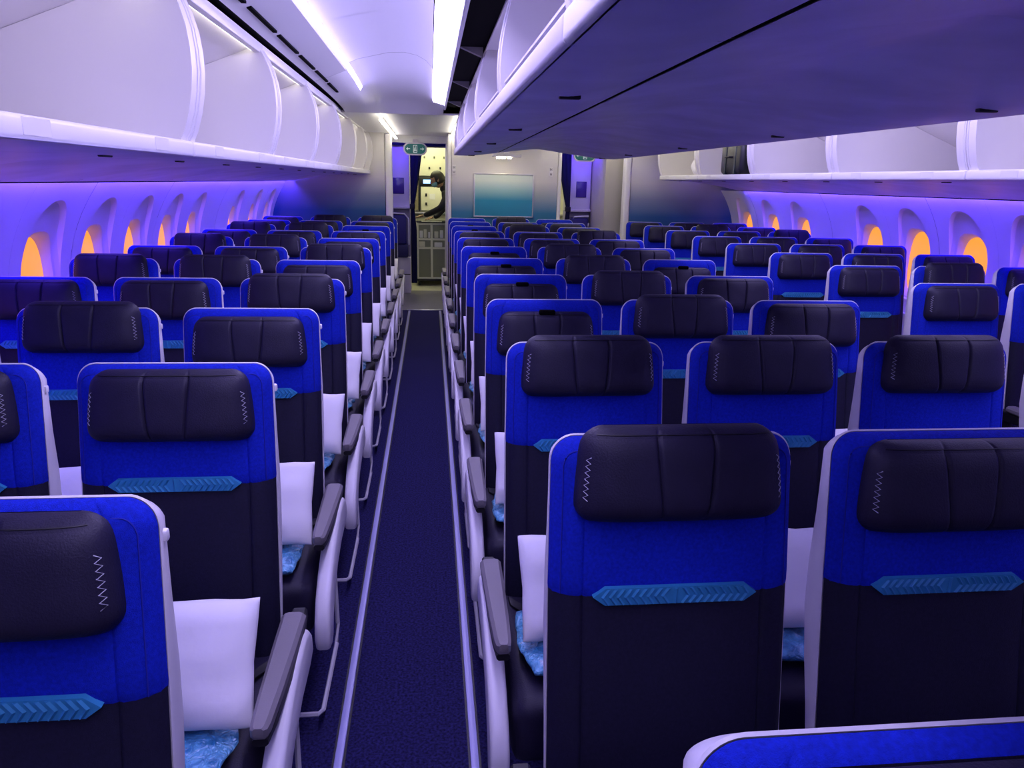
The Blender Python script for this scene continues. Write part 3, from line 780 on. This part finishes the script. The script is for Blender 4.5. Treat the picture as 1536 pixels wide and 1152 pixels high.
crw = crew(1.98, 2.29, 11.0, -1, 'violet-lit crew jump seat wall in the far doorway', (-.06, .09))
for i, (zz, h) in enumerate(((1.02, .05), (.86, .09), (.72, .05))):
    obj('gauge', MB().rbox(.115, .15, -.03, .0, zz-h/2, zz+h/2, .008), M_white if i != 1 else M_black, crw)

M_door = mat('door_lamp', (.3, .3, .3), .5, emit=(.16, .08, 1.0), estr=80)
for xa, xb in ((-.60, -.30), (2.0, 2.28)):
    struct(obj('trim_11', MB().rbox(xa, xb, 10.56, 10.60, 2.115, 2.150, .006), M_door))
# ---- curtains
def curtain(x, y, s, w_top, label):
    t = thing('curtain', label, 'curtain', (x, y, 0))
    mb = MB(); zs = lin(.16, 2.02, 36)
    def wid(z): return (.05+(w_top-.05)*max(0, (z-1.25)/.75)**.8, 0) if z > 1.25 else (.05+.035*min(1, (1.25-z)/.35), 0)
    rings = []
    for z in zs:
        w_, _ = wid(z); ring = []
        for k in range(40):
            q = 2*math.pi*k/40
            px = (w_/2)*math.cos(q); py = .03*math.sin(q)+.014*math.sin(px*110+1)*(1 if math.sin(q) < 0 else -1)*.6
            ring.append((s*(px+w_/2), py, z))
        rings.append(ring)
    mb.rings(rings, True, True, True)
    obj('cloth', mb, M_curt, t, True, 60)
    obj('tie', MB().rbox(*sorted((s*-.01, s*.065)), -.04, .04, 1.20, 1.27, .01), mat('curtain_tie', (.006, .006, .02), .7), t)
    obj('rail', MB().tube([(s*-.02, 0, 2.04), (s*.62, 0, 2.04)], .014), M_metal, t)
curtain(-.275, 11.0, 1, .17, 'navy curtain tied back beside the trolley doorway')
curtain(1.975, 10.9, -1, .20, 'navy curtain tied back in the far doorway')
# header over the doorways
struct(obj('wall_header', MB().box(-.6, 2.4, 10.95, 11.02, 2.05, 2.4), M_curt))

# ---- galley
M_gl = mat('galley_lamp', (1, 1, .9), .5, emit=(.98, .96, .55), estr=E_GALLEY)
struct(obj('wall_galley', MB().box(-2.0, 3.9, 13.27, 13.37, 0, 2.62), M_gall))
struct(obj('ceiling_galley', MB().box(-2.0, 3.9, 11.1, 13.3, 2.30, 2.34), M_gall))
for xx in (-.1, 2.0): struct(obj('trim_10', MB().rbox(xx-.45, xx+.45, 11.5, 12.5, 2.27, 2.299, .01), M_gl))
def galley(x0, x1, label, items):
    t = thing('galley_unit', label, 'galley', ((x0+x1)/2, 12.75, 0)); w = (x1-x0)/2
    obj('carcass', MB().box(-w, w, .02, .5, 0, 2.28), mat('galley_shell', (.55, .53, .42), .4), t, False)
    obj('upper_cabinet', MB().rbox(-w, w, -.06, .02, 1.66, 2.26, .008), M_gall, t)
    for i in range(6):
        xx = -w+.06+i*(2*w-.12)/5
        obj('latch', MB().rbox(xx-.012, xx+.012, -.072, -.058, 1.93, 1.965, .003), mat('latch_grey', (.16, .16, .12), .5), t)
    for i in range(5):
        xx = -w+.10+i*(2*w-.2)/4
        obj('knob', MB().rbox(xx-.014, xx+.014, -.075, -.058, 1.765, 1.80, .006), M_black, t)
    obj('cabinet_seam', MB().box(-w, w, -.0625, -.055, 2.13, 2.145), mat('latch_grey', (.16, .16, .12), .5), t, False)
    for args in items: args(t, w)
    obj('counter', MB().rbox(-w, w, -.10, .02, 1.06, 1.09, .006), M_metal, t)
    return t
def oven(t, w):
    o = obj('oven', MB().rbox(-w+.02, -w+.27, -.04, .03, 1.12, 1.62, .01), mat('oven_brown', (.26, .22, .14), .4), t)
    obj('oven_seam', MB().box(-w+.03, -w+.26, -.043, -.03, 1.47, 1.48), M_black, o, False)
    obj('oven_latch', MB().rbox(-w+.20, -w+.235, -.055, -.035, 1.28, 1.40, .004), M_metal, o)
def coffee(t, w):
    o = obj('control_panel', MB().rbox(-w+.29, w-.01, -.05, .03, 1.50, 1.655, .008), M_black, t)
    obj('display', MB().box(-w+.35, -w+.48, -.054, -.045, 1.54, 1.60), mat('display_blue', (.1, .2, .6), .3, emit=(.25, .45, 1), estr=3), o, False)
    d = obj('door_panel', MB().rbox(-w+.31, w-.01, -.04, .03, 1.12, 1.49, .008), M_gall, t)
    for zz in (1.20, 1.34): obj('door_latch', MB().rbox(-w+.38, -w+.41, -.055, -.035, zz, zz+.045, .004), M_black, d)
    obj('note', MB().box(-w+.45, -w+.54, -.0435, -.038, 1.29, 1.38), M_pillow, d, False)
    obj('post', MB().box(-w+.275, -w+.30, -.045, .03, 1.10, 1.62), M_black, t, False)
def lowdoors(t, w):
    for i in range(3):
        xx = -w+i*2*w/3
        d = obj('cart_bay_door', MB().rbox(xx+.01, xx+2*w/3-.01, -.03, .03, .06, 1.04, .008), M_gall, t)
        obj('turn_latch', MB().rbox(xx+w/3-.02, xx+w/3+.02, -.045, -.028, .96, 1.0, .004), mat('latch_red', (.5, .03, .02), .5), d)
galley(-.46, .44, 'cream galley cabinets with oven behind the serving trolley', [oven, coffee, lowdoors])
galley(1.45, 2.35, 'cream galley cabinets with red latches in the far doorway', [lowdoors, lambda t, w: [obj('red_latch', MB().rbox(-w+.34+i*.09, -w+.40+i*.09, -.075, -.05, 1.60, 1.64, .006), mat('latch_red2', (.55, .04, .02), .5), t) for i in range(5)]])
# ---- trolley
def trolley(x, y):
    t = thing('serving_trolley', 'silver serving trolley with glazed shelves under the crew member hands', 'trolley', (x, y, 0))
    M_al = mat('trolley_alu', (.80, .79, .68), .4); M_in = mat('trolley_inside', (.26, .27, .21), .5)
    w = .235
    obj('body', MB().rbox(-w+.01, w-.01,   .012, .70, .10, .965, .006), M_in, t)
    obj('top', MB().rbox(-w, w, -.01, .72, .965, 1.0, .01), mat('trolley_top', (.10, .10, .09), .5), t)
    for xx in (-w, -.018, w-.036): obj('stile', MB().rbox(xx, xx+.036, -.004, .03, .10, .965, .006), M_al, t)
    for zz in (.10, .565, .70, .93): obj('rail', MB().rbox(-w, w, -.002, .03, zz, zz+.03, .006), M_al, t)
    for k, (xx, zz, ww, hh) in enumerate(((-.16, .735, .05, .11), (-.10, .735, .045, .13), (-.04, .735, .03, .09), (.07, .735, .06, .10), (.15, .735, .05, .12), (-.15, .60, .09, .08), (.10, .60, .12, .07))):
        obj('drawer_item', MB().rbox(xx-ww/2, xx+ww/2, .0, .014, zz, zz+hh, .004), (M_pillow, M_gall)[k % 2], t)
    for xx in (-w+.05, w-.05):
        for yy in (.06, .64):
            obj('castor', MB().rbox(xx-.02, xx+.02, yy-.04, yy+.04, 0, .08, .018, 3), M_black, t)
    obj('bumper', MB().rbox(-w-.006, w+.006, -.015, .72, .075, .11, .008), M_black, t)
    obj('handle', MB().tube([(-.15, .0, .985), (-.15, -.03, .985), (.15, -.03, .985), (.15, .0, .985)], .008), M_al, t)
trolley(.02, 11.88)

# ---- crew member, leaning over the trolley
def skin_obj(name, pts, edges, rad, material, parent, root=0, sub=2):
    me = bpy.data.meshes.new(name); me.from_pydata(pts, edges, []); me.materials.append(material)
    o = link(name, me, parent)
    md = o.modifiers.new('skin', 'SKIN')
    if not me.skin_vertices: me.skin_vertices.new(name='')
    for v, r in zip(me.skin_vertices[0].data, rad): v.radius = r if isinstance(r, tuple) else (r, r); v.use_root = False
    me.skin_vertices[0].data[root].use_root = True
    s = o.modifiers.new('sub', 'SUBSURF'); s.levels = sub; s.render_levels = sub
    md.use_smooth_shade = True
    return o
def person():
    t = thing('person', 'crew member in a dark uniform and face mask reaching over the trolley', 'person', (.36, 11.72, 0))
    P = [(0, 0, .95), (-.02, 0, 1.08), (-.06, 0, 1.24), (-.11, .0, 1.37), (-.15, 0, 1.45), (-.19, 0, 1.52),    # pelvis..neck
         (-.10, -.17, 1.385), (-.20, -.20, 1.20), (-.40, -.05, 1.10), (-.45, .0, 1.085),                      # arm reaching left
         (-.10, .17, 1.385), (-.16, .24, 1.17), (-.26, .20, 1.06), (-.31, .18, 1.05),
         (.0, -.09, .88), (-.02, -.10, .50), (.0, -.10, .09), (-.13, -.11, .035),
         (.0, .09, .88), (.02, .10, .50), (.05, .10, .09), (-.08, .11, .035)]
    E_ = [(0, 1), (1, 2), (2, 3), (3, 4), (4, 5), (3, 6), (6, 7), (7, 8), (8, 9), (3, 10), (10, 11), (11, 12), (12, 13), (0, 14), (14, 15), (15, 16), (16, 17), (0, 18), (18, 19), (19, 20), (20, 21)]
    R_ = [(.15, .11), (.135, .10), (.15, .11), (.15, .11), (.065, .06), (.055, .055), .065, .052, .042, .038, .065, .052, .042, .038, .088, .062, .045, .035, .088, .062, .045, .035]
    skin_obj('body', P, E_, R_, M_unif, t)
    # head: lathe-like ellipsoid with brow, nose and chin, turned to the trolley (towards -x, looking down)
    hc = Vector((-.255, 0, 1.60))
    mb = MB(); rings = []
    for j in range(15):
        v = j/14; th = math.pi*v; rings.append([])
        for k in range(24):
            q = 2*math.pi*k/24; d = Vector((math.sin(th)*math.cos(q), math.sin(th)*math.sin(q), -math.cos(th)))
            p = Vector((d.x*.098, d.y*.075, d.z*.118))
            if d.z < -.2: p.y *= .88; p.x *= .93
            if d.x < -.75 and -.35 < d.z < .15 and abs(d.y) < .25: p.x -= .018
            if d.x < -.8 and abs(d.z-.12) < .12 and abs(abs(d.y)-.35) < .15: p.x += .008
            rings[-1].append(p)
    mb.rings(rings, True, True, True)
    rot = Matrix.Rotation(math.radians(-24), 3, 'Y')
    mb.v = [tuple(rot @ Vector(p)+hc) for p in mb.v]
    hd = obj('head', mb, M_skin, t, True, 80)
    def shell(name, fn, m_, sc):
        b = MB(); rr = []
        for j in range(13):
            th = math.pi*(j/12); rr.append([])
            for k in range(24):
                q = 2*math.pi*k/24; d = Vector((math.sin(th)*math.cos(q), math.sin(th)*math.sin(q), -math.cos(th)))
                rr[-1].append(rot @ (fn(d)*sc)+hc)
        b.rings(rr, True, True, True); return obj(name, b, m_, hd, True, 80)
    shell('hair', lambda d: Vector((d.x*.106+.012, d.y*.086, d.z*.122+.010)) if (d.x > -.35 and d.z > -.55) or d.z > .45 else Vector((d.x*.085, d.y*.06, d.z*.10)), M_hair, 1.04)
    shell('face_mask', lambda d: Vector((d.x*.112, d.y*.083, d.z*.118)) if d.x < -.2 and -.85 < d.z < -.05 else Vector((d.x*.06, d.y*.05, d.z*.07)), M_mask, 1.03)
    for s in (-1, 1):
        e = rot @ Vector((-.088, s*.030, .018))+hc
        obj('eye', MB().rbox(e.x-.008, e.x+.008, e.y-.012, e.y+.012, e.z-.006, e.z+.006, .004), M_black, hd)
        e = rot @ Vector((.012, s*.080, -.005))+hc
        obj('ear', MB().rbox(e.x-.014, e.x+.014, e.y-.008, e.y+.008, e.z-.026, e.z+.026, .007), M_skin, hd)
    for s, w in ((-1, Vector((-.46, .0, 1.083))), (1, Vector((-.315, .18, 1.048)))):
        pts = [w, w+Vector((-.045, 0, -.012)), w+Vector((-.075, 0, -.022))]; ed = [(0, 1), (1, 2)]; rd = [(.022, .02), (.034, .016), (.034, .014)]
        for i, (dy, ln) in enumerate(((-.030, .055), (-.010, .066), (.010, .062), (.029, .048))):
            k = len(pts); b0 = w+Vector((-.078, dy, -.022))
            pts += [b0, b0+Vector((-ln*.5, dy*.1, -.008)), b0+Vector((-ln*.85, dy*.15, -.028))]; ed += [(2, k), (k, k+1), (k+1, k+2)]; rd += [.009, .0085, .0075]
        k = len(pts); b0 = w+Vector((-.030, -s*.036, -.012)); pts += [b0, b0+Vector((-.030, -s*.018, -.012)), b0+Vector((-.052, -s*.014, -.024))]; ed += [(1, k), (k, k+1), (k+1, k+2)]; rd += [.011, .0095, .008]
        skin_obj('hand', [tuple(p) for p in pts], ed, rd, M_skin, t, 0, 1)
    for zz, yy in ((.0, -.11), (.0, .11)):
        obj('shoe', MB().rbox(-.19+(.05 if yy > 0 else 0), .06+(.05 if yy > 0 else 0), yy-.045, yy+.045, 0, .085, .03, 3), M_black, t)
person()
